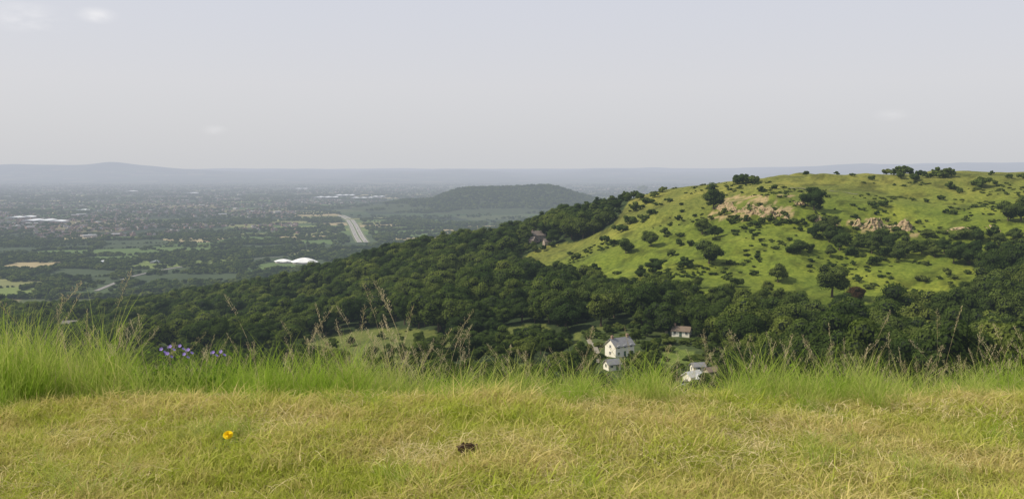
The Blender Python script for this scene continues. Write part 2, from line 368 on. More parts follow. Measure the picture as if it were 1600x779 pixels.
# hillside trees/bushes
ISO=[(1097,366,25),(1117,372,20),(1040,368,14),(1017,385,26),(978,396,24),(1108,412,36),(1073,418,18),(1024,427,24),(1215,441,30),(1300,464,52),(1250,395,22),(1237,396,15),(1265,392,14),(1115,327,36),(1272,328,36),(1262,322,20),(1160,287,18),(1175,286,16),(1150,288,12),(1300,362,24),(1285,367,26),(1312,392,28),(1298,402,20),(1330,400,18),(1350,387,24),(1372,382,26),(1392,387,22),(1414,402,30),(1440,397,22),(1460,402,22),(1490,412,30),(1515,412,28),(1548,402,26),(1575,402,24),(1595,400,24),(1365,326,14),(1380,323,12),(1470,312,10),(1485,296,14),(1532,292,18),(1575,345,30),(1595,345,34),(1550,370,18),(1450,370,14),(1365,414,18),(1141,413,10),(1062,384,12),(1049,400,12),(1290,420,10),(1180,352,10),(1205,345,12),(1226,338,10),(1020,296,10),(1005,300,14),(1190,300,10),(1210,295,8),(1225,350,12),(1240,350,12),
(1130,336,12),(1150,343,9),(1190,349,12),(1214,352,12),(1185,328,8),(1362,372,12),(1383,369,12),(1408,370,14),(1398,354,8),(1506,372,18),(1528,378,20),(1470,385,16),(1560,385,22),(1585,378,22),(1320,375,16),(1270,345,14),(1255,352,12),
(1272,372,20),(1295,378,22),(1322,384,20),(1340,392,22),(1362,396,22),(1382,400,18),(1402,408,22),(1428,392,18),(1450,388,18),(1475,396,22),(1500,400,24),(1525,398,24),(1310,372,18),
(1535,425,22),(1560,420,26),(1590,420,28),(1200,458,20),(1150,448,18),(1090,450,20),(1045,440,16),(1240,474,20),(1400,465,20),(1000,436,20),(930,424,14),(900,405,12),(1180,430,10),(1440,440,14),(1340,440,12),(1480,430,14),
(1000,312,14),(1012,318,12),(992,330,16),(1003,345,12),(985,350,16),(970,362,16),(1022,308,10),(1035,300,10),(1015,335,10),(1045,315,8),(1060,345,10),(1080,385,12),(960,385,14),(945,378,14),(1165,345,10),(1142,350,12),
(1360,271,9),(1385,272,12),(1398,273,15),(1413,273,17),(1428,273,14),(1445,272,10),(1462,273,14),(1478,273,17),(1405,273,12),(1436,273,14),(1455,273,11),(1470,273,14),(1257,275,9),(1595,276,12),(1546,272,8),(1575,270,7),(1066,287,9),(1330,272,6),(1306,272,6),(1500,300,8),(1555,288,8),(1490,335,10),(1508,345,9),(1400,362,10)]
for k_,(px,py,hp) in enumerate(ISO):
    if py<277:
        b=(px-800)/F; y=float(np.interp(b,cb,CY[:,9]))-6+random.uniform(-8,20); p=Vector((b*y,y,float(height(b*y,y))))
    else: p=hit(px,py)
    h=hp*p.y/F*1.05
    if hp>=20: tree_obj('hillside_tree',*p,h,h*random.uniform(.95,1.2),k_%7,'rounded green hawthorn tree standing on the grassy slope','trees on the grassy hillside',True,HC)
    else: tree_obj('hawthorn_bush',*p,h*1.1,h*random.uniform(.8,1.2),k_%4,'low rounded green bush on the grassy slope','bushes on the grassy hillside',False,BUSH,'bush')
p=hit(1337,480); cm=CROWNS[2].copy(); cm.materials[0]=COPPER
e=tree_obj('copper_beech_tree',*p,10.5,10,2,'dark copper-leaved tree at the foot of the slope','trees on the grassy hillside',True,[cm]*6)
for k_,(px,py,hp) in enumerate([(1003,585,40),(1024,600,40),(938,616,32),(1012,552,24),(1110,556,22),(1140,604,44),(1155,585,46),(1050,596,24),(908,565,34),(993,535,24),(1012,525,22),(1115,544,28),(990,612,34),(1145,560,34),(1048,616,26),(1020,570,24),(895,585,36),(1122,525,26),(950,522,18),(1165,610,44),(988,564,16),(1066,578,12),(905,612,34),(1028,540,14),(1098,530,24),(1075,506,20),(1045,505,18),(1132,575,24),(942,596,16),(980,592,18),(1040,532,13),(940,562,12),(976,574,12),(925,585,24),(948,548,10),(920,552,16)]):
    p=hit(px,py); h=hp*p.y/F
    tree_obj('garden_tree',*p,h,h*random.uniform(.85,1.1),k_%7,'small green garden tree beside the houses','garden trees around the houses',True)
for k_,(px,py,hp) in enumerate([(520,548,22),(548,540,16),(655,540,24),(668,552,30),(690,545,26),(610,556,20),(475,556,26),(742,548,34),(760,540,26),(812,530,20),(835,524,22),(860,536,26),(580,562,24),(630,562,26),(800,548,28),(595,530,14),(500,562,24),(540,566,22)]):
    p=hit(px,py); h=hp*p.y/F; tree_obj('meadow_tree',*p,h,h*random.uniform(.95,1.15),k_%7,'rounded green tree standing in a rough meadow','trees in the valley meadows',True,HC)
nb=0
while nb<130:
    if nb<65: px=random.uniform(1000,1600); py=random.gauss(335+(px-1100)*.1,24)
    else: px=random.uniform(870,1600); py=random.uniform(285,470)
    if not bool(inpoly(np.array([px]),np.array([py]),MEADOW)[0]) or py<280: continue
    p=hit(px,py); h=random.uniform(1.2,3.8); 
    tree_obj('hawthorn_bush',*p,h,h*random.uniform(.8,1.4),nb%4,'low rounded green bush on the grassy slope','bushes on the grassy hillside',False,BUSH,'bush'); nb+=1
# scrub in clearings and garden
gx2=rng.uniform(-350,700,30000); gy2=rng.uniform(230,760,30000); gz2=height(gx2,gy2); a1,a2=proj(gx2,gy2,gz2)
inc=np.zeros(len(gx2),bool)
for q in CLEAR: inc|=inpoly(a1,a2,q)
m1=inc&(fbm(gx2/20,gy2/20,61)>.55)&(rng.random(len(gx2))<.5)
m2=inpoly(a1,a2,MEADOW)&(a2>285)&(fbm(gx2/30,gy2/30,62)>.56)&(rng.random(len(gx2))<.55)
HSP=[(968,556),(958,578),(1063,522),(1090,598),(1112,596),(1116,584),(1040,520)]
blk=np.zeros(len(gx2),bool)
for q in HSP: blk|=(np.abs(a1-q[0])<24)&(a2>q[1]-8)&(a2<q[1]+12)
for q in ((930,566),(934,552),(926,536)): blk|=(np.hypot(a1-q[0],a2-q[1])<6)
for q in ((1050,555),(1065,555)): blk|=(np.hypot(a1-q[0],a2-q[1])<10)
hs_=inpoly(a1,a2,HOUSEAREA)&(rng.random(len(gx2))<.45)
mm=((m1|hs_)&~blk)|m2; n=mm.sum(); s=np.where(hs_[mm],rng.uniform(1.,3.4,n),np.where(m1[mm],rng.uniform(.5,1.8,n),rng.uniform(.5,2.2,n))); w=s*rng.uniform(1,1.7,n)
scatter('scrub',np.stack([gx2[mm],gy2[mm],gz2[mm]-.1],1),zrot(n),np.stack([w,w,s],1),bsrc,4,'patches of low green scrub and gorse on open ground','scrub')
# ---------------- cliffs -----------------
a=M('limestone_rock'); tc=a.n('ShaderNodeNewGeometry').outputs['Position']
n=a.noise(.9,6,.7,tc,(1,1,3)); c=a.ramp(n,[(.25,(.06,.05,.03)),(.42,(.27,.20,.115)),(.6,(.43,.33,.20)),(.8,(.38,.22,.09))])
n2=a.noise(.35,4,.6); gm=a.ramp(n2,[(.52,(0,0,0)),(.58,(1,1,1))]); c=a.mix(gm,c,(.09,.12,.028))
ROCK=a.finish(a.diff(c,.95,.1,n,.9,.5))
def cliff(px0,px1,pyf,hm,seed,label):
    n=110; m=16; V=[];Fa=[]
    for i in range(n):
        t=i/(n-1); p=hit(px0+(px1-px0)*t,pyf(t)); env=min(1,t*7,(1-t)*7)*np.clip(-.25+2.2*float(fbm(np.array([t*9.]),np.array([seed*3.3]),seed)[0]),.05,1.15); H=max(.2,hm*env)
        for j in range(m):
            q=j/(m-1); led=math.floor(q*5)/5*1.2+q*.8
            dn=(float(vn(t*38,q*4+seed,seed))-.5)*2.2+(float(vn(t*12,seed*1.0,seed+2))-.5)*2.4
            V.append((p.x+(float(vn(t*60,q*7,seed+5))-.5)*.8,p.y-.6+led*1.5+dn, p.z-1.4+q*(H+1.0)))
        V.append((p.x,p.y+9,float(height(p.x,p.y+9))-.3))
    m+=1
    for i in range(n-1):
        for j in range(m-1): Fa.append((i*m+j,(i+1)*m+j,(i+1)*m+j+1,i*m+j+1))
    o=link(bpy.data.objects.new('cliff',mesh_np('cliff',V,Fa,[ROCK]))); o['kind']='structure'; o['label']=label; o['category']='cliff'
cliff(1116,1240,lambda t:328+15*t,7.5,1,'weathered buff limestone crag on the hillside')
cliff(1243,1262,lambda t:322,3.5,2,'small pale limestone outcrop on the hillside')
cliff(1268,1322,lambda t:348+8*t,2.6,6,'broken low limestone ledge on the hillside')
cliff(1328,1436,lambda t:358+2*t,6.5,3,'orange and buff limestone quarry face')
cliff(1470,1570,lambda t:362-2*t,2.0,4,'low pale limestone ledge in the grass')
# ---------------- vale: fields, trees, town -----------------
a=M('field_surface'); at=a.n('ShaderNodeAttribute'); at.attribute_name='Col'
n=a.noise(.01,6,.7); k=a.ramp(n,[(.3,(.75,.78,.75)),(.7,(1.25,1.2,1.15))]); c=a.mix(1.0,at.outputs['Color'],k,'MULTIPLY')
FIELD=a.finish(a.diff(c,.95,.1))
def town(x,y):
    b=x/y
    t=((b<-.24)&(y>2900+900*(fbm(x/500,y/500,71)-.5)))|((b<-.03)&(y>5400))|((y>7500)&(b<.25))
    return t&(fbm(x/420,y/420,72)>.40)
ca_,sa_=math.cos(ang),math.sin(ang)
fcol=[];fv=[];ff=[];hedge=[]
CW,CH=170,165
def corner(i,j):
    u=i*CW+ (h2(np.int64(i+500),np.int64(j+500),1)-.5)*105; v=j*CH+(h2(np.int64(i+500),np.int64(j+500),2)-.5)*95
    return np.array([u*ca_-v*sa_,u*sa_+v*ca_])
palf=[(.055,.09,.032),(.08,.125,.035),(.14,.18,.05),(.045,.065,.028),(.34,.29,.16),(.055,.08,.032),(.04,.06,.026),(.17,.18,.07),(.09,.135,.04),(.30,.25,.14)]
def okv(x,y): return 1330<y<7600 and abs(x/y)<.68
for i in range(-42,55):
    for j in range(0,60):
        c4=[corner(i,j),corner(i+1,j),corner(i+1,j+1),corner(i,j+1)]; ce=sum(c4)/4
        if not okv(*ce): continue
        zc=height(np.array([p[0] for p in c4]+[ce[0]]),np.array([p[1] for p in c4]+[ce[1]]))
        if zc.max()>-217.5: continue
        tw=bool(town(ce[0],ce[1]))
        if tw: continue
        o=len(fv)
        for p in c4:
            p2=ce+(p-ce)*.97; fv.append((p2[0],p2[1],float(zc.max())+.5))
        ff.append((o,o+1,o+2,o+3)); rr=float(h2(np.int64(i+90),np.int64(j+7),33)); fcol.append(palf[int(rr*9.99)])
        for p,q in ((c4[0],c4[1]),(c4[1],c4[2])):
            L_=np.linalg.norm(q-p); dens=float(h2(np.int64(i),np.int64(j),44)); st=7 if ce[1]<3500 else 11
            for t in np.arange(0,L_,st):
                if random.random()<.55+.45*dens:
                    hedge.append((*(p+(q-p)*t/L_+rng.normal(0,2,2)),random.uniform(3,8)+(5 if dens>.55 else 0)))
                    if dens>.6: hedge.append((*(p+(q-p)*t/L_+rng.normal(0,12,2)),random.uniform(7,13)))
        if .52<rr<.62 or (rr<.08):
            for _ in range(150): hedge.append((*(ce+rng.uniform(-75,75,2)),random.uniform(8,15)))
me=mesh_np('fields',fv,ff,[FIELD]); ca=me.color_attributes.new('Col','FLOAT_COLOR','CORNER')
ca.data.foreach_set('color',np.array([[*c,1] for c in fcol for _ in range(4)],np.float32).reshape(-1))
o=link(bpy.data.objects.new('fields',me)); o['kind']='structure'; o['label']='patchwork of green and straw-coloured farm fields'; o['category']='fields'
hx=np.array(hedge)
n=42000; yy=1400*np.exp(rng.uniform(0,1,n)*math.log(12000/1400)); xx=rng.uniform(-.66,.66,n)*yy
tm=town(xx,yy); cln=fbm(xx/160,yy/160,81); nt=((cln>.58)|(tm&(cln>.40)))&((yy>2300)|(cln>.64))
xx,yy=xx[nt],yy[nt]; sz=rng.uniform(7,13,len(xx))*np.where(yy>6000,1.5,1)
h2n=12000; ax=rng.uniform(-1050,750,h2n); ay=rng.uniform(4150,5600,h2n); az=height(ax,ay); kk=(az>-196+70*(fbm(ax/170,ay/170,83)-.5)); 
allx=np.concatenate([hx[:,0],xx,ax[kk]]); ally=np.concatenate([hx[:,1],yy,ay[kk]]); alls=np.concatenate([hx[:,2],sz,rng.uniform(8,15,kk.sum())])
def vpt(px,py):
    b,s=ray(px,py); y=(VALE-EYE)/s; return np.array([b*y,y])
mw=[vpt(*q) for q in ((567,379),(561,370),(556,360),(551,350),(544,342),(532,337))]
rd=[vpt(*q) for q in ((150,455),(172,446),(205,433),(250,423),(300,415),(345,411))]
rd2=[vpt(*q) for q in ((345,411),(420,403),(520,398),(640,392))]
def dens(pts,step=25):
    P_=np.array(pts); t=np.linspace(0,len(P_)-1,len(P_)*30)
    out=[]
    for q in t:
        i=min(int(q),len(P_)-2); u=q-i; p0=P_[max(i-1,0)];p1=P_[i];p2=P_[i+1];p3=P_[min(i+2,len(P_)-1)]
        out.append(.5*((2*p1)+(-p0+p2)*u+(2*p0-5*p1+4*p2-p3)*u*u+(-p0+3*p1-3*p2+p3)*u**3))
    return np.array(out)
MW,RD,RD2=dens(mw),dens(rd),dens(rd2)
ok=np.ones(len(allx),bool)
for cur,wd in ((MW,32),(RD,10),(RD2,7)):
    for c0 in cur[::2]:
        ok&=((allx-c0[0])**2+((ally-c0[1])*.8)**2)>(wd*1.25)**2
for (px,py,r_) in ((462,409,65),(60,346,150),(20,344,120),(100,346,120)):
    c0=vpt(px,py); ok&=~((np.abs(allx-c0[0])<r_)&(ally<c0[1]+40)&(ally>c0[1]-140))
allx,ally,alls=allx[ok],ally[ok],alls[ok]; n=len(allx); w=alls*rng.uniform(1,1.6,n)
scatter('hedgerow_and_copse_trees',np.stack([allx,ally,height(allx,ally)-.3],1),zrot(n),np.stack([w,w,alls],1),fsrc,4,'hedgerows, copses and garden trees across the vale','trees')
print('vale trees',n)
ASPH=simple('asphalt',(.27,.25,.225),.15,.05); GRD=simple('worn_asphalt',(.19,.18,.165),.15,.05)
ASPH2=simple('dark_asphalt',(.10,.10,.10),.15,.3); PAINT=simple('road_paint',(.8,.8,.78),.05,1); VERGE=simple('verge_grass',(.12,.14,.06),.2,.1)
def strip(name,cur,w,off,mat,z0=None,label='',lat=0,dash=None):
    V=[];Fa=[];n=len(cur); cur=np.asarray(cur)
    tg=np.gradient(cur,axis=0); tg/=np.linalg.norm(tg,axis=1)[:,None]; nr=np.stack([-tg[:,1],tg[:,0]],1)
    hz=height(cur[:,0],cur[:,1])
    for i in range(n):
        c=cur[i]+nr[i]*lat
        for s_ in (-1,1):
            q=c+nr[i]*s_*w/2; V.append((q[0],q[1],hz[i]+off))
    for i in range(n-1):
        if dash and i%dash: continue
        Fa.append((2*i,2*i+1,2*i+3,2*i+2))
    o=link(bpy.data.objects.new(name,mesh_np(name,V,Fa,[mat]))); o['kind']='structure'; o['label']=label; o['category']='road'; return o
strip('verge',MW,44,1.2,VERGE,label='grass verge along a dual carriageway')
strip('motorway',MW,13,1.6,ASPH,label='pale dual carriageway crossing the vale',lat=-9.5); strip('motorway',MW,13,1.6,ASPH,label='pale dual carriageway crossing the vale',lat=9.5)
for l in (-3.7,-15.3,3.7,15.3): strip('road_marking',MW,.4,1.7,PAINT,label='white painted edge line of carriageway',lat=l)
strip('road',RD,10,1.3,GRD,label='curving grey road through fields'); strip('road',RD2,6,1.3,GRD,label='narrow grey road between fields'); strip('road_marking',RD,.3,1.4,PAINT,label='white centre line',dash=2)
# vehicles
def box(x0,x1,y0,y1,z0,z1,V,Fa,tx=0,ty=0):
    o=len(V)
    for (x,y,z) in ((x0,y0,z0),(x1,y0,z0),(x1,y1,z0),(x0,y1,z0)): V.append((x,y,z))
    for (x,y,z) in ((x0+tx,y0+ty,z1),(x1-tx,y0+ty,z1),(x1-tx,y1-ty,z1),(x0+tx,y1-ty,z1)): V.append((x,y,z))
    for t in ((0,3,2,1),(4,5,6,7),(0,1,5,4),(1,2,6,5),(2,3,7,6),(3,0,4,7)): Fa.append([o+k for k in t])
GLASS=simple('dark_glass',(.03,.035,.04),.1,1,.15,.5); TYRE=simple('tyre_rubber',(.02,.02,.02),.1,1)
def car_meshes(col,lorry=False):
    paint=simple('vehicle_paint',col,.04,1,.35,.5)
    V=[];Fa=[]
    if lorry: box(-6,3.4,-1.25,1.25,1.0,3.9,V,Fa); box(3.7,6,-1.2,1.2,.5,3.2,V,Fa,.15,.05)
    else: box(-2.1,2.1,-.88,.88,.3,.85,V,Fa,.06,.04); box(-1.95,1.5,-.8,.8,.85,.92,V,Fa,.1,.05)
    b=mesh_np('body',V,Fa,[paint]); V=[];Fa=[]
    if lorry: box(5.6,6.03,-1.0,1.0,1.8,2.8,V,Fa,.05,.05)
    else: box(-1.7,1.15,-.76,.76,.92,1.45,V,Fa,.45,.12)
    gl=mesh_np('cabin',V,Fa,[GLASS]); V=[];Fa=[]
    for i in range(2):
        for j in range(12): an=j*math.pi/6; V.append((math.cos(an)*.33,(-.11,.11)[i],.33+math.sin(an)*.33))
    for j in range(12): Fa.append((j,(j+1)%12,12+(j+1)%12,12+j))
    Fa.append(tuple(range(12))[::-1]); Fa.append(tuple(range(12,24)))
    return b,gl,mesh_np('wheel',V,Fa,[TYRE])
CM={'white':car_meshes((.75,.75,.75)),'silver':car_meshes((.4,.42,.44)),'red':car_meshes((.3,.03,.02)),'blue':car_meshes((.04,.07,.2)),'lorry':car_meshes((.75,.75,.73),True)}
def vehicle(kind,x,y,z,rot,label,group):
    b,gl,w=CM[kind]; nm='lorry' if kind=='lorry' else 'car'
    e=link(bpy.data.objects.new(nm,None)); e.location=(x,y,z); e.rotation_euler=(0,0,rot); e['label']=label; e['category']=nm; e['group']=group
    link(bpy.data.objects.new('body',b),e); link(bpy.data.objects.new('cabin' if nm=='car' else 'windscreen',gl),e)
    for wx in ((-1.3,1.3) if nm=='car' else (-4.5,4.6)):
        for wy in (-.8,.8):
            o=link(bpy.data.objects.new('wheel',w),e); o.location=(wx,wy,0)
            if nm=='lorry': o.scale=(1.5,1.5,1.5)
tg=np.gradient(MW,axis=0)
for k_,i in enumerate((12,24,36,48,60,71,80,95,110,128,150)):
    i=min(i,len(MW)-3)
    t=tg[i]/np.linalg.norm(tg[i]); nr=np.array([-t[1],t[0]]); lat=(-9.5,9.5,-6.5,12)[k_%4]; q=MW[i]+nr*lat
    kd=('lorry','white','silver','lorry','red','white','lorry','blue')[k_%8]
    vehicle(kd,q[0],q[1],VALE+1.62,math.atan2(t[1],t[0]),('white box lorry' if kd=='lorry' else kd+' car')+' driving on the dual carriageway','traffic on the dual carriageway')
# town houses (mass)
WB=simple('brick_wall',(.24,.15,.11),.3,.05); WR=simple('render_wall',(.38,.34,.29),.15,.05); RT=simple('tile_roof',(.12,.085,.075),.35,.02); RS=simple('slate_roof',(.12,.125,.14),.2,.02); WHR=simple('white_metal_roof',(.75,.77,.8),.06,.02); GYR=simple('grey_metal_roof',(.36,.38,.40),.15,.02)
n=17000; ty=2450*np.exp(rng.uniform(0,1,n)*math.log(11000/2450)); tx=rng.uniform(-.64,.3,n)*ty; k=town(tx,ty)&(fbm(tx/110,ty/110,91)>.47)
tx,ty=tx[k],ty[k]; V=[];Fa=[];MI=[]
for x,y in zip(tx,ty):
    w=random.uniform(7,14);d=random.uniform(7,9);h=random.uniform(4.5,6.);rh=random.uniform(2,3.2);an=random.choice((.3,1.9,.8,2.4))+random.gauss(0,.1)
    big=random.random()<.015
    if big: w*=3.5;d*=3;h=8;rh=1.5
    o=len(V); c_,s_=math.cos(an),math.sin(an)
    for (lx,ly,lz) in ((-w/2,-d/2,-1),(w/2,-d/2,-1),(w/2,d/2,-1),(-w/2,d/2,-1),(-w/2,-d/2,h),(w/2,-d/2,h),(w/2,d/2,h),(-w/2,d/2,h),(-w/2,0,h+rh),(w/2,0,h+rh)):
        V.append((x+lx*c_-ly*s_,y+lx*s_+ly*c_,VALE+lz))
    Fa+=[[o+t for t in q] for q in ((0,1,5,4),(2,3,7,6),(1,2,6,9,5),(3,0,4,8,7),(4,5,9,8),(6,7,8,9))]
    wm=1 if random.random()<.3 else 0; rm=4 if big else (3 if random.random()<.3 else 2); MI+=[wm]*4+[rm]*2
o=link(bpy.data.objects.new('distant_town',mesh_np('distant_town',V,Fa,[WB,WR,RT,RS,GYR],MI))); o['kind']='stuff'; o['label']='hazy town of brick houses spread over the vale'; o['category']='town'
print('houses',len(tx))
def shed(px,py,wpx,d,h,label,rot=0):
    c=vpt(px,py); w=wpx*c[1]/F; nb=max(1,int(w/45)); 
    e=link(bpy.data.objects.new('warehouse',None)); e.location=(c[0],c[1],VALE); e.rotation_euler=(0,0,rot); e['label']=label; e['category']='warehouse'; e['group']='industrial buildings in the vale'
    V=[];Fa=[]; box(-w/2,w/2,-d/2,d/2,-1,h,V,Fa); link(bpy.data.objects.new('wall',mesh_np('wall',V,Fa,[WR])),e)
    V=[];Fa=[]
    for i in range(nb):
        x0=-w/2+i*w/nb-.0; x1=x0+w/nb; o=len(V)
        for y_ in (-d/2-.5,d/2+.5): V+= [(x0,y_,h+.05),((x0+x1)/2,y_,h+4),(x1,y_,h+.05)]
        Fa+=[(o,o+1,o+4,o+3),(o+1,o+2,o+5,o+4),(o,o+2,o+1),(o+3,o+4,o+5)]
    link(bpy.data.objects.new('roof',mesh_np('roof',V,Fa,[WHR])),e)
    V=[];Fa=[]; box(-4,4,-d/2-.1,-d/2+.3,0,5,V,Fa); link(bpy.data.objects.new('door',mesh_np('door',V,Fa,[GLASS])),e)
for q in ((62,347,40,90,9),(25,342,22,60,8),(90,348,26,60,8),(44,341,22,50,8),(510,310,36,150,11),(538,307,30,160,12),(566,311,34,120,10),(590,309,20,120,10),(470,296,20,150,10),(300,303,16,120,10),(205,300,14,120,10),(655,274,30,500,20),(160,412,22,16,4),(205,409,28,20,4),(245,411,18,14,4),(130,330,16,60,7),(700,272,20,500,18)):
    shed(*q,'long white-roofed industrial warehouse in the vale')
# domed halls: shallow folded membrane roofs
TENT=simple('white_membrane',(.80,.80,.78),.04,.1,.6)
def dome(px,py,wpx,h,label,depth=.5):
    c=vpt(px,py); w=wpx*c[1]/F; nu,nvv=36,6; V=[];Fa=[]
    for j in range(nvv+1):
        r_=1-j/nvv
        for i in range(nu):
            an=i/nu*2*math.pi; fold=abs(math.sin(an*3)); sc=1-.10*fold
            V.append((math.cos(an)*w/2*r_*sc,math.sin(an)*w*depth/2*r_*sc,h*(1-r_**1.7)-1.2*fold*r_))
    for j in range(nvv):
        for i in range(nu): Fa.append((j*nu+i,j*nu+(i+1)%nu,(j+1)*nu+(i+1)%nu,(j+1)*nu+i))
    e=link(bpy.data.objects.new('domed_hall',None)); e.location=(c[0],c[1],VALE+.6); e['label']=label; e['category']='hall'; e['group']='white domed halls'
    r=link(bpy.data.objects.new('roof',mesh_np('dome_roof',V,Fa,[TENT])),e); r.location=(0,0,4.5)
    V=[];Fa=[]
    for j in range(2):
        for i in range(nu):
            an=i/nu*2*math.pi; V.append((math.cos(an)*w/2*.86,math.sin(an)*w*depth/2*.86,-1+4.6*j))
    for i in range(nu): Fa.append((i,(i+1)%nu,nu+(i+1)%nu,nu+i))
    link(bpy.data.objects.new('wall',mesh_np('dome_wall',V,Fa,[WR])),e)
dome(443,411,30,5,'small white folded membrane hall among trees'); dome(476,412,44,9.5,'large white folded membrane hall among trees')
# ---------------- houses -----------------
WHITE=simple('white_render',(.74,.70,.60),.06,.6); SLATE=simple('grey_slate',(.20,.20,.205),.3,1.2); STONE=simple('stone_wall',(.40,.34,.26),.25,1); BTILE=simple('brown_tile',(.17,.13,.10),.3,1.2); FRAME=simple('window_frame',(.75,.75,.73),.05,1); CHIM=simple('chimney_brick',(.3,.2,.15),.2,2); GRN=simple('green_door',(.08,.12,.09),.1,1)
def house(name,p,rot,w,d,h,rh,wall,roof,label,storeys=2,nwin=3,chim=1,cat='house',hip=0):
    e=link(bpy.data.objects.new(name,None)); e.location=p; e.rotation_euler=(0,0,rot); e['label']=label; e['category']=cat
    V=[(-w/2,-d/2,-3),(w/2,-d/2,-3),(w/2,d/2,-3),(-w/2,d/2,-3),(-w/2,-d/2,h),(w/2,-d/2,h),(w/2,d/2,h),(-w/2,d/2,h),(-w/2,0,h+rh),(w/2,0,h+rh)]
    link(bpy.data.objects.new('wall',mesh_np('wall',V,[(0,1,5,4),(2,3,7,6),(1,2,6,9,5),(3,0,4,8,7)],[wall])),e)
    ov=.35; t=.22; k=rh/(d/2); zl=h-ov*k+.05; zt=h+rh+.05
    V=[];
    for x in (-w/2-ov,w/2+ov):
        V+=[(x,-d/2-ov,zl),(x,0,zt),(x,d/2+ov,zl),(x,d/2+ov,zl+t),(x,0,zt+t),(x,-d/2-ov,zl+t)]
    Fa=[(0,1,4,5),(1,2,3,4),(6,11,10,7),(7,10,9,8),(5,4,10,11),(4,3,9,10),(0,6,7,1),(1,7,8,2),(0,5,11,6),(2,8,9,3)]
    r=link(bpy.data.objects.new('roof',mesh_np('roof',V,Fa,[roof])),e)
    for c in range(chim):
        V=[];Fa=[]; xx=(-w/2+.8) if c==0 else w/2-.8; box(xx-.4,xx+.4,-.35,.35,h+rh-.8,h+rh+1.0,V,Fa); box(xx-.48,xx+.48,-.43,.43,h+rh+1.0,h+rh+1.12,V,Fa); box(xx-.15,xx+.15,-.15,.15,h+rh+1.12,h+rh+1.4,V,Fa,.03,.03)
        link(bpy.data.objects.new('chimney',mesh_np('chimney',V,Fa,[CHIM])),r)
    def win(x,y,z,ww,hh,axis):
        V=[];Fa=[];V2=[];F2=[]
        if axis=='f':
            box(x-ww/2,x+ww/2,y-.03,y+.1,z,z+hh,V,Fa); s_=.07
            for q in ((x-ww/2-s_,x-ww/2,z-s_,z+hh+s_),(x+ww/2,x+ww/2+s_,z-s_,z+hh+s_),(x-.03,x+.03,z,z+hh)): box(q[0],q[1],y-.08,y+.1,q[2],q[3],V2,F2)
            for q in ((z-s_,z),(z+hh,z+hh+s_)): box(x-ww/2,x+ww/2,y-.078,y+.1,q[0],q[1],V2,F2)
        else:
            sg=1 if x>0 else -1; xs=sorted((x-sg*.1,x+sg*.03)); box(xs[0],xs[1],y-ww/2,y+ww/2,z,z+hh,V,Fa); xs=sorted((x-sg*.1,x+sg*.08)); s_=.07
            for q in ((y-ww/2-s_,y-ww/2,z-s_,z+hh+s_),(y+ww/2,y+ww/2+s_,z-s_,z+hh+s_),(y-.03,y+.03,z,z+hh)): box(xs[0],xs[1],q[0],q[1],q[2],q[3],V2,F2)
        g_=link(bpy.data.objects.new('window',mesh_np('window',V,Fa,[GLASS])),e); link(bpy.data.objects.new('frame',mesh_np('frame',V2,F2,[FRAME])),g_)
    for s_ in range(storeys):
        z=.95+s_*2.3
        for i in range(nwin):
            x=-w/2+w*(i+.5)/nwin
            if s_==0 and i==nwin//2:
                V=[];Fa=[]; box(x-.5,x+.5,-d/2-.06,-d/2+.1,.05,2.1,V,Fa); link(bpy.data.objects.new('door',mesh_np('door',V,Fa,[GRN])),e)
            else: win(x,-d/2,z,.9,1.0,'f')
        for sx in (-1,1): 
            for yy_ in ((0,) if d<7 else (-d*.22,d*.22)): win(sx*w/2,yy_,z,.8,.9,'s')
    return e
p=hit(968,555); house('white_house',p,math.radians(33),8.4,5.8,3.9,2.3,WHITE,SLATE,'white rendered two-storey house with grey slate roof',2,3,2)
p=hit(956,577); house('cottage',p,math.radians(25),4.2,3.2,1.9,1.2,WHITE,SLATE,'small white outbuilding with grey roof beside the lane',1,2,0,'outbuilding')
p=hit(1065,524); house('bungalow',p,math.radians(-22),7.2,4.8,2.2,1.5,WHITE,BTILE,'low pale bungalow with brown tiled roof',1,3,1,'bungalow')
p=hit(1046,522); house('shed',p,math.radians(-18),3.5,3,2,1,STONE,BTILE,'small stone shed beside the bungalow',1,1,0,'shed')
PF=simple('pale_felt_roof',(.48,.48,.47),.15,1)
p=hit(1082,600); house('garden_building',p,math.radians(35),4.8,3.2,2.6,1.1,WHITE,PF,'low white building with pale grey roof in garden',1,2,0,'outbuilding')
p=hit(1103,604); house('shed',p,math.radians(-30),4.4,2.8,2.3,.9,WHITE,PF,'small white shed with pale roof in garden',1,1,0,'shed')
p=hit(1112,590); house('shed',p,math.radians(20),3.6,2.8,2.2,.9,STONE,BTILE,'small stone shed with brown roof',1,1,0,'shed')
p=hit(1090,582); house('garage',p,math.radians(10),3.8,2.8,2.1,.9,WHITE,SLATE,'small white garage with grey roof',1,1,0,'garage')
PINK=simple('pinkish_stone',(.34,.27,.22),.2,.5); RBR=simple('lichen_tile_roof',(.19,.16,.14),.25,.5)
p=hit(841,377); house('farmhouse',p,math.radians(12),11,6.5,5.2,3.4,PINK,RBR,'pinkish stone farmhouse on the wooded ridge',2,4,2)
p=hit(829,382); house('barn',p,math.radians(-30),8,5.5,3.8,2.5,PINK,RBR,'pale barn beside the farmhouse',1,2,0,'barn')
p=hit(855,383); house('barn',p,math.radians(20),6,4.5,3,2.,PINK,RBR,'small barn beside the farmhouse',1,2,0,'barn')
for k_,(px,py,hp) in enumerate([(822,388,14),(836,394,12),(850,392,10),(862,386,10),(816,380,18),(866,372,14),(848,374,16)]):
    p=hit(px,py); h=hp*p.y/F; tree_obj('garden_tree',*p,h,h,k_,'small green tree beside the farmhouse','trees around the farmhouse',True)
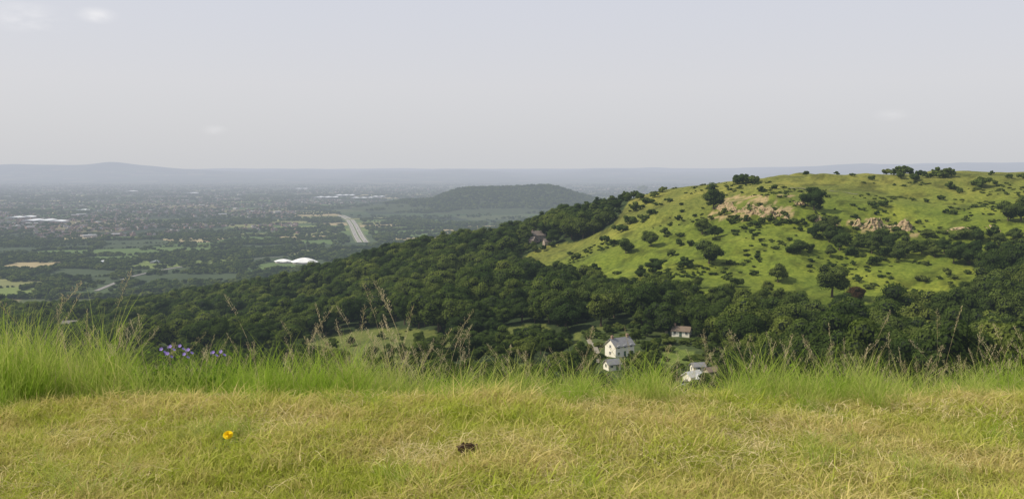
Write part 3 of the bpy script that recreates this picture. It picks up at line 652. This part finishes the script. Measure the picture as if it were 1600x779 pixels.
p=hit(112,519); house('house',p,math.radians(10),14,9,6,4.5,WB,simple('weathered_roof',(.22,.20,.18),.2,.5),'brick house with weathered roof among trees',2,4,2)
def lane(pts,w,label,mat=None):
    P3=[hit(*q) for q in pts]; cur=dens([np.array([q.x,q.y]) for q in P3]); n=len(cur); tg=np.gradient(cur,axis=0); tg/=np.linalg.norm(tg,axis=1)[:,None]+1e-9; nr=np.stack([-tg[:,1],tg[:,0]],1)
    V=[];Fa=[]; offs=np.linspace(-w/2,w/2,5)
    for i in range(n):
        for o_ in offs:
            q=cur[i]+nr[i]*o_; V.append((q[0],q[1],float(height(q[0],q[1]))+.35))
    for i in range(n-1):
        for j in range(4): a_=i*5+j; Fa.append((a_,a_+1,a_+6,a_+5))
    o=link(bpy.data.objects.new('lane',mesh_np('lane',V,Fa,[mat or ASPH2],None,True))); o['kind']='structure'; o['label']=label; o['category']='lane'; return cur
TRACK=simple('pale_track',(.20,.18,.14),.2,.5)
lane(((932,568),(934,554),(928,540),(919,531)),1.6,'narrow lane curving past the white house',TRACK)
lc=lane(((240,524),(258,518),(268,511),(260,503),(248,499)),6,'grey road bending through trees',simple('grey_road',(.20,.20,.21),.1,.2))
lane(((1235,294),(1260,296),(1300,299),(1340,304)),1.2,'bare pale footpath across the hill',TRACK)
lane(((1100,614),(1094,610),(1082,608)),3,'gravel yard by the garden buildings',TRACK)
for q,kd in (((262,515),'silver'),((266,509),'white'),((252,500),'silver')):
    p=hit(*q); vehicle(kd,p.x,p.y,p.z+.4,random.uniform(0,3),kd+' car on the bending road','cars on the bending road')
for q,kd,rt in (((1070,604),'white',.4),((1094,611),'silver',1.2)):
    p=hit(*q); vehicle(kd,p.x,p.y,p.z+.35,rt,kd+' car parked in the garden yard','cars parked in the yard')
# ---------------- foreground grass -----------------
def grassmat(name,dry,green,th=.5,sc=1.2,trans=.35):
    a=M(name,False); g=a.n('ShaderNodeNewGeometry').outputs['Position']; n=a.noise(sc,4,.65,g); oi=a.n('ShaderNodeObjectInfo').outputs['Random']
    ad=a.n('ShaderNodeMath',operation='MULTIPLY_ADD'); a.L.new(oi,ad.inputs[0]); ad.inputs[1].default_value=.22; a.L.new(n,ad.inputs[2])
    at=a.n('ShaderNodeAttribute'); at.attribute_name='tint'; ad2=a.n('ShaderNodeMath',operation='MULTIPLY_ADD'); a.L.new(at.outputs['Fac'],ad2.inputs[0]); ad2.inputs[1].default_value=.22; a.L.new(ad.outputs[0],ad2.inputs[2])
    c=a.ramp(ad2.outputs[0],[(th-.02,green),(th+.12,tuple((x+y)/2 for x,y in zip(green,dry))),(th+.26,dry)])
    d=a.n('ShaderNodeBsdfDiffuse'); t=a.n('ShaderNodeBsdfTranslucent'); a.L.new(c,d.inputs[0]); a.L.new(c,t.inputs[0])
    mx=a.n('ShaderNodeMixShader'); mx.inputs[0].default_value=trans; a.L.new(d.outputs[0],mx.inputs[1]); a.L.new(t.outputs[0],mx.inputs[2]); return a.finish(mx.outputs[0])
GS=grassmat('mown_grass',(.58,.49,.20),(.36,.42,.055),.60,1.1,.42)
GT=grassmat('tall_grass',(.48,.48,.16),(.26,.38,.045),.66,.8,.5)
STRAW=grassmat('dry_straw',(.70,.59,.34),(.50,.42,.17),.55,2)
SEED=grassmat('seed_heads',(.60,.51,.33),(.40,.34,.18),.55,2)
def blades(n,rad,h0,h1,w,lean,mat,segs=3,flat=False):
    V=[];Fa=[];T=[]
    for i in range(n):
        r_=rad*math.sqrt(random.random()); an=random.uniform(0,6.283); bx,by=r_*math.cos(an),r_*math.sin(an); h=random.uniform(h0,h1); dr=random.uniform(0,6.283); ln=random.uniform(.1,1)*lean*h
        if flat: z0=random.uniform(.01,.045)
        wv=w*random.uniform(.6,1.4)
        fx=random.uniform(0,6.283); wx,wy=math.cos(fx)*wv/2,math.sin(fx)*wv/2; o=len(V); tn=random.random()
        for s in range(segs+1):
            q=s/segs; ww=(1-q**1.8)*random.uniform(.9,1) if s<segs else .05
            if flat: x=bx+math.cos(dr)*h*q+math.sin(q*3)*.1*h*math.cos(fx); y=by+math.sin(dr)*h*q+math.sin(q*3)*.1*h*math.sin(fx); z=z0+.025*math.sin(q*3.1); ww=.8
            else: x=bx+math.cos(dr)*ln*q*q; y=by+math.sin(dr)*ln*q*q; z=h*(q-.28*lean*q*q)
            V.append((x-wx*ww,y-wy*ww,z)); V.append((x+wx*ww,y+wy*ww,z)); T+=[tn,tn]
        for s in range(segs): Fa.append((o+2*s,o+2*s+1,o+2*s+3,o+2*s+2))
    me=mesh_np('clump',V,Fa,[mat]); at=me.attributes.new('tint','FLOAT','POINT'); at.data.foreach_set('value',np.array(T,np.float32)); return me
SH=[blades(int(70+10*i),.11,.015,.065+.014*i,.0048,1.3,GS) for i in range(5)]
TL=[blades(36,.10,.14,.58,.006,.85,GT,5) for _ in range(6)]
ST=[blades(10,.16,.06,.26,.0034,0,STRAW,4,True) for _ in range(5)]
def seedstalk():
    V=[];Fa=[];T=[];H=random.uniform(.5,.95); dr=random.uniform(0,6.28); ln=random.uniform(.05,.55)
    def pt(q): return np.array([math.cos(dr)*ln*q*q*H,math.sin(dr)*ln*q*q*H,H*(q-.1*q*q*ln)])
    def rib(p,q,w):
        o=len(V); d=q-p; s=np.cross(d,[random.uniform(-1,1),random.uniform(-1,1),.3]); s/=np.linalg.norm(s)+1e-9
        for a_ in (p-s*w,p+s*w,q+s*w*.5,q-s*w*.5): V.append(tuple(a_)); T.append(random.random())
        Fa.append((o,o+1,o+2,o+3))
    for s in range(8):
        for _ in range(2): rib(pt(s/8),pt((s+1)/8),.0012)
    st=random.choice((.76,.82)); k=random.choice((0,1,1))
    for i in range(38):
        q=st+(1-st)*i/38; c=pt(q); R=(.026 if k else .008)*math.sin((q-st)/(1-st)*2.6+.4)
        d=unit(1)[0]; e=c+d*np.array([R,R,R*.5])+np.array([0,0,.012]); 
        if k: rib(c,e,.0004)
        rib(e,e+np.array([d[0]*.005,d[1]*.005,.010]),.0016)
    me=mesh_np('seedstalk',V,Fa,[SEED]); at=me.attributes.new('tint','FLOAT','POINT'); at.data.foreach_set('value',np.array(T,np.float32)); return me
SD=[seedstalk() for _ in range(12)]
shc,tlc,stc,sdc=srccol('short_source',SH),srccol('tall_source',TL),srccol('straw_source',ST),srccol('seed_source',SD)
def place(n,x0,x1,y0,y1): 
    y=rng.uniform(y0,y1,n); x=rng.uniform(x0,x1,n); return x,y
x,y=place(10500,-5.2,5.2,3.0,6.6); n=len(x); s=rng.uniform(.5,1.3,n)*(.4+1.3*fbm(x/.45,y/.45,101)); 
scatter('mown_grass',np.stack([x,y,height(x,y)-.004],1),zrot(n,.15),np.stack([np.maximum(s,.7),np.maximum(s,.7),s],1),shc,5,'short mown grass, green mixed with dry yellow','grass')
x,y=place(3600,-5.,5.,3.0,5.6); pq=x/y*F+800; k=fbm(x/.7,y/.5,103)+.07*np.exp(-((pq-800)/350)**2)>.51; x,y=x[k],y[k]; n=len(x); s=rng.uniform(.5,1.05,n)
scatter('cut_straw',np.stack([x,y,height(x,y)+.012],1),zrot(n,.08),np.stack([s,s,s],1),stc,5,'dry cut stems lying on mown grass','straw')
# tall grass fringe
x,y=place(7200,-7,7,5.0,9.5); edge=5.5+.9*(fbm(x/.55,x*0,104)-.5); k=(y>edge)&(rng.random(len(x))<np.clip((y-edge)/.4+.2,0,1)); x,y,edge=x[k],y[k],edge[k]; n=len(x)
pxx=x/y*F+800
hs=.90+.70*np.clip((270-pxx)/140,0,1)+.18*np.exp(-((pxx-580)/150)**2)+.2*np.exp(-((pxx-340)/80)**2)+1.0*(fbm(x/.35,y/.6,105)-.5)
hs*=np.clip(.42+(y-edge)*.95,.42,1.0); s=np.clip(hs,.25,2)*rng.uniform(.55,1.35,n)
low=((pxx>1060)&(pxx<1135))|((pxx>930)&(pxx<990)); s=np.where(low,s*.60,s)
scatter('tall_grass',np.stack([x,y,height(x,y)-.01],1),zrot(n,.14),np.stack([np.clip(s,.6,1),np.clip(s,.6,1),s],1),tlc,6,'uncut long green grass along the slope edge','grass')
x,y=place(1700,-7,7,5.6,8.5); pxx=x/y*F+800; k=rng.random(len(x))<(.6+.3*(pxx>1150)+.3*np.exp(-((pxx-600)/90)**2)); x,y=x[k],y[k]; pxx=pxx[k]; n=len(x); s=rng.uniform(.5,1.0,n)*(.92+.25*np.exp(-((pxx-620)/100)**2)+.25*(pxx<250))
scatter('grass_seed_stalks',np.stack([x,y,height(x,y)-.01],1),zrot(n,.13),np.stack([s,s,s],1),sdc,12,'tall flowering grass stalks with pale seed heads','grass')
def gpt(px,py):
    b,s=ray(px,py); y=-EYE/s; return b*y,y
tx_=[];
for (px,py,nn,rr) in ((345,690,14,.2),(110,760,18,.35),(1300,715,14,.25),(560,640,10,.3),(1440,745,10,.2),(930,770,8,.25),(820,660,5,.15),(1150,665,8,.2),(640,760,6,.15),(1540,690,8,.2)):
    cx,cy=gpt(px,py)
    for _ in range(nn): tx_.append((cx+random.gauss(0,rr*.6),cy+random.gauss(0,rr*.35)))
tx_=np.array(tx_); n=len(tx_); s=rng.uniform(.25,.48,n)
scatter('grass_tufts',np.stack([tx_[:,0],tx_[:,1],height(tx_[:,0],tx_[:,1])-.01],1),zrot(n,.2),np.stack([s*1.3,s*1.3,s],1),tlc,6,'tufts of longer green grass in the mown sward','grass')
# dandelion
YEL=simple('yellow_petals',(.85,.62,.01),.1,40); PUR=simple('violet_petals',(.27,.20,.50),.15,40); STEM=simple('green_stem',(.10,.17,.04),.2,20); DEAD=simple('dead_leaf',(.09,.055,.04),.4,30)
def ribm(pts,r,mat,name):
    V=[];Fa=[];k=6
    for i,pp in enumerate(pts):
        for j in range(k): an=j*6.283/k; V.append((pp[0]+r*math.cos(an),pp[1]+r*math.sin(an),pp[2]))
    for i in range(len(pts)-1):
        for j in range(k): Fa.append((i*k+j,i*k+(j+1)%k,(i+1)*k+(j+1)%k,(i+1)*k+j))
    return mesh_np(name,V,Fa,[mat],None,True)
def petals(n,R,up,w,mat,rings=3,name='petals'):
    V=[];Fa=[]
    for r_ in range(rings):
        nn=max(5,int(n*(1-r_*.2))); RR=R*(1-r_*.22)
        for i in range(nn):
            an=i*6.283/nn+r_*.2; o=len(V); c_,s_=math.cos(an),math.sin(an); u=up*(1+r_*.9)
            for (q,ww) in ((.02,.3),(.6,1),(1,.75)): 
                for sg in (-1,1): V.append((c_*RR*q-s_*w*ww*sg/2,s_*RR*q+c_*w*ww*sg/2,u*q**1.5+r_*.002))
            Fa+=[(o,o+1,o+3,o+2),(o+2,o+3,o+5,o+4)]
    return mesh_np(name,V,Fa,[mat])
cx,cy=gpt(356,704); cz=float(height(cx,cy))
e=link(bpy.data.objects.new('dandelion',None)); e.location=(cx,cy,cz); e['label']='yellow dandelion flower in mown grass'; e['category']='flower'
link(bpy.data.objects.new('stem',ribm([(0,0,0),(.003,0,.03),(.004,0,.07)],.0018,STEM,'stem')),e)
o=link(bpy.data.objects.new('flower_head',petals(26,.026,.005,.007,YEL,4)),e); o.location=(.004,0,.07); o.rotation_euler=(.7,.1,0)
LV=[];LF=[]
for i in range(6):
    an=i*1.05; o_=len(LV); c_,s_=math.cos(an),math.sin(an)
    for q,w in ((0,.004),(.03,.012),(.05,.007),(.07,.014),(.1,.002)):
        for sg in (-1,1): LV.append((c_*q-s_*w*sg,s_*q+c_*w*sg,.012+.02*math.sin(q*30)))
    for k in range(4): LF.append((o_+2*k,o_+2*k+1,o_+2*k+3,o_+2*k+2))
link(bpy.data.objects.new('leaf_rosette',mesh_np('leaf_rosette',LV,LF,[STEM])),e)
# dead leaf
V=[];Fa=[]
for i in range(9):
    for j in range(7):
        u=i/8-.5; v=(j/6-.5)*(1-abs(u)*1.3); V.append((u*.12,v*.09,.035+.03*math.cos(v*9)*(1-abs(u))+random.uniform(-.008,.008)-.02*abs(u)))
for i in range(8):
    for j in range(6): a_=i*7+j; Fa.append((a_,a_+7,a_+8,a_+1))
cx,cy=gpt(727,718); o=link(bpy.data.objects.new('dead_leaf',mesh_np('dead_leaf',V,Fa,[DEAD]))); o.location=(cx,cy,float(height(cx,cy))+.035); o.rotation_euler=(.5,.1,.6); o['label']='curled brown dead leaf lying on mown grass'; o['category']='leaf'
# violet wild flowers
pm=petals(5,.013,.004,.011,PUR,1)
pts=[(252,545),(266,541),(281,540),(294,546),(288,553),(333,550),(345,549),(262,552)]
for i,(px,py) in enumerate(pts):
    b,s=ray(px,py); y=6.1+.1*(i%3); x=b*y; top_=EYE+s*y; g0=float(height(x,y)); H=top_-g0
    e=link(bpy.data.objects.new('cranesbill',None)); e.location=(x,y,g0); e['label']='violet cranesbill flower on slender stem in long grass'; e['category']='flower'; e['group']='violet wild flowers in the long grass'
    link(bpy.data.objects.new('stem',ribm([(0,0,0),(.01,0,H*.5),(0,0,H)],.0018,STEM,'stem')),e)
    for k,(dx,dy,dz,rx) in enumerate(((0,0,0,1.0),(.02,.01,-.025,.7),(-.02,.0,-.01,1.3))[:2+i%2]):
        o=link(bpy.data.objects.new('flower',pm),e); o.location=(dx,dy,H+dz); o.rotation_euler=(rx,.2*k,k)
LW=leafmat('wild_plant_leaves',(.13,.20,.045),(.14,.21,.045),(.17,.24,.055),.4)
wms=[]
for _ in range(3):
    n=150; d=unit(n); pos=d*rng.uniform(.15,1,(n,1))*np.array([.15,.15,.24])+np.array([0,0,.22]); v,f=quads(pos,d+unit(n)*.8,rng.uniform(.012,.026,n)); wms.append(mesh_np('leafy_weed',v,f.tolist(),[LW]))
wp=[(px,y_) for px,y_ in ((245,6.4),(268,6.3),(292,6.4),(325,6.4),(348,6.3),(300,6.7),(270,6.8),(340,6.7),(120,7.0),(150,6.8),(1000,6.8),(1380,6.9),(700,6.9),(1250,6.8),(820,6.9))]
wx=np.array([(px-800)/F*y_*1.02 for px,y_ in wp]); wy=np.array([y_ for _,y_ in wp]); n=len(wp); s=rng.uniform(.85,1.15,n)
scatter('leafy_weeds',np.stack([wx,wy,height(wx,wy)],1),zrot(n),np.stack([s,s,s],1),srccol('weed_source',wms),3,'leafy green weeds among the long grass','weeds')
# ---------------- camera, light, world -----------------
cam=bpy.data.cameras.new('camera'); cam.sensor_width=36; cam.lens=18/(800/F); cam.clip_start=.1; cam.clip_end=120000
co=link(bpy.data.objects.new('camera',cam)); co.location=(0,0,EYE); co.rotation_euler=(math.radians(90)-P,0,0); scene.camera=co
EL,AZ=math.radians(45),math.radians(-94)
sd=Vector((math.sin(AZ)*math.cos(EL),math.cos(AZ)*math.cos(EL),math.sin(EL)))
sun=bpy.data.lights.new('sun','SUN'); sun.energy=5.0; sun.angle=math.radians(.6); sun.color=(1,.91,.74)
so=link(bpy.data.objects.new('sun',sun)); so.rotation_euler=sd.to_track_quat('Z','Y').to_euler()
w=bpy.data.worlds.new('World'); scene.world=w; w.use_nodes=True; N=w.node_tree.nodes; L=w.node_tree.links; N.clear()
out=N.new('ShaderNodeOutputWorld'); bg=N.new('ShaderNodeBackground'); bg.inputs[1].default_value=.09
sk=N.new('ShaderNodeTexSky'); sk.sky_type='NISHITA'; sk.sun_disc=False; sk.sun_elevation=EL; sk.sun_rotation=AZ; sk.dust_density=3; sk.air_density=1; sk.altitude=200
geo=N.new('ShaderNodeTexCoord'); sx=N.new('ShaderNodeSeparateXYZ'); L.new(geo.outputs['Generated'],sx.inputs[0])
rp=N.new('ShaderNodeValToRGB'); e=rp.color_ramp.elements; e[0].position=0; e[0].color=(.68,.69,.715,1); e[1].position=.30; e[1].color=(.70,.735,.85,1)
x=e.new(.09); x.color=(.745,.74,.77,1)
L.new(sx.outputs[2],rp.inputs[0]); sc=N.new('ShaderNodeVectorMath'); sc.operation='SCALE'; sc.inputs['Scale'].default_value=11.1; L.new(rp.outputs[0],sc.inputs[0])
mx=N.new('ShaderNodeMix'); mx.data_type='RGBA'; mx.inputs[0].default_value=.86; L.new(sk.outputs[0],mx.inputs[6]); L.new(sc.outputs[0],mx.inputs[7])
last=mx.outputs[2]
nz=N.new('ShaderNodeTexNoise'); nz.inputs['Scale'].default_value=26; nz.inputs['Detail'].default_value=6; mp=N.new('ShaderNodeMapping'); mp.inputs['Scale'].default_value=(1,1,2.5); L.new(geo.outputs['Generated'],mp.inputs[0]); L.new(mp.outputs[0],nz.inputs['Vector'])
nr_=N.new('ShaderNodeMapRange'); nr_.inputs[1].default_value=.35; nr_.inputs[2].default_value=.7; L.new(nz.outputs['Fac'],nr_.inputs[0])
for (px,py,r_,am) in ((40,28,.05,.7),(150,24,.026,.8),(1393,180,.022,.35),(335,203,.018,.25)):
    b,s=ray(px,py); v=Vector((b,1,s)).normalized(); df=N.new('ShaderNodeVectorMath'); df.operation='SUBTRACT'; df.inputs[1].default_value=v; L.new(geo.outputs['Generated'],df.inputs[0])
    ml=N.new('ShaderNodeVectorMath'); ml.operation='MULTIPLY'; ml.inputs[1].default_value=(1,1,2.6); L.new(df.outputs[0],ml.inputs[0])
    ln=N.new('ShaderNodeVectorMath'); ln.operation='LENGTH'; L.new(ml.outputs[0],ln.inputs[0])
    mr=N.new('ShaderNodeMapRange'); mr.interpolation_type='SMOOTHSTEP'; mr.inputs[1].default_value=0; mr.inputs[2].default_value=r_; mr.inputs[3].default_value=am; mr.inputs[4].default_value=0; L.new(ln.outputs['Value'],mr.inputs[0])
    mu=N.new('ShaderNodeMath'); mu.operation='MULTIPLY'; L.new(mr.outputs[0],mu.inputs[0]); L.new(nr_.outputs[0],mu.inputs[1])
    m2_=N.new('ShaderNodeMix'); m2_.data_type='RGBA'; L.new(mu.outputs[0],m2_.inputs[0]); L.new(last,m2_.inputs[6]); m2_.inputs[7].default_value=(10.4,10.3,10.4,1); last=m2_.outputs[2]
L.new(last,bg.inputs[0]); L.new(bg.outputs[0],out.inputs[0])
scene.view_settings.view_transform='Standard'; scene.view_settings.look='None'; scene.view_settings.exposure=0
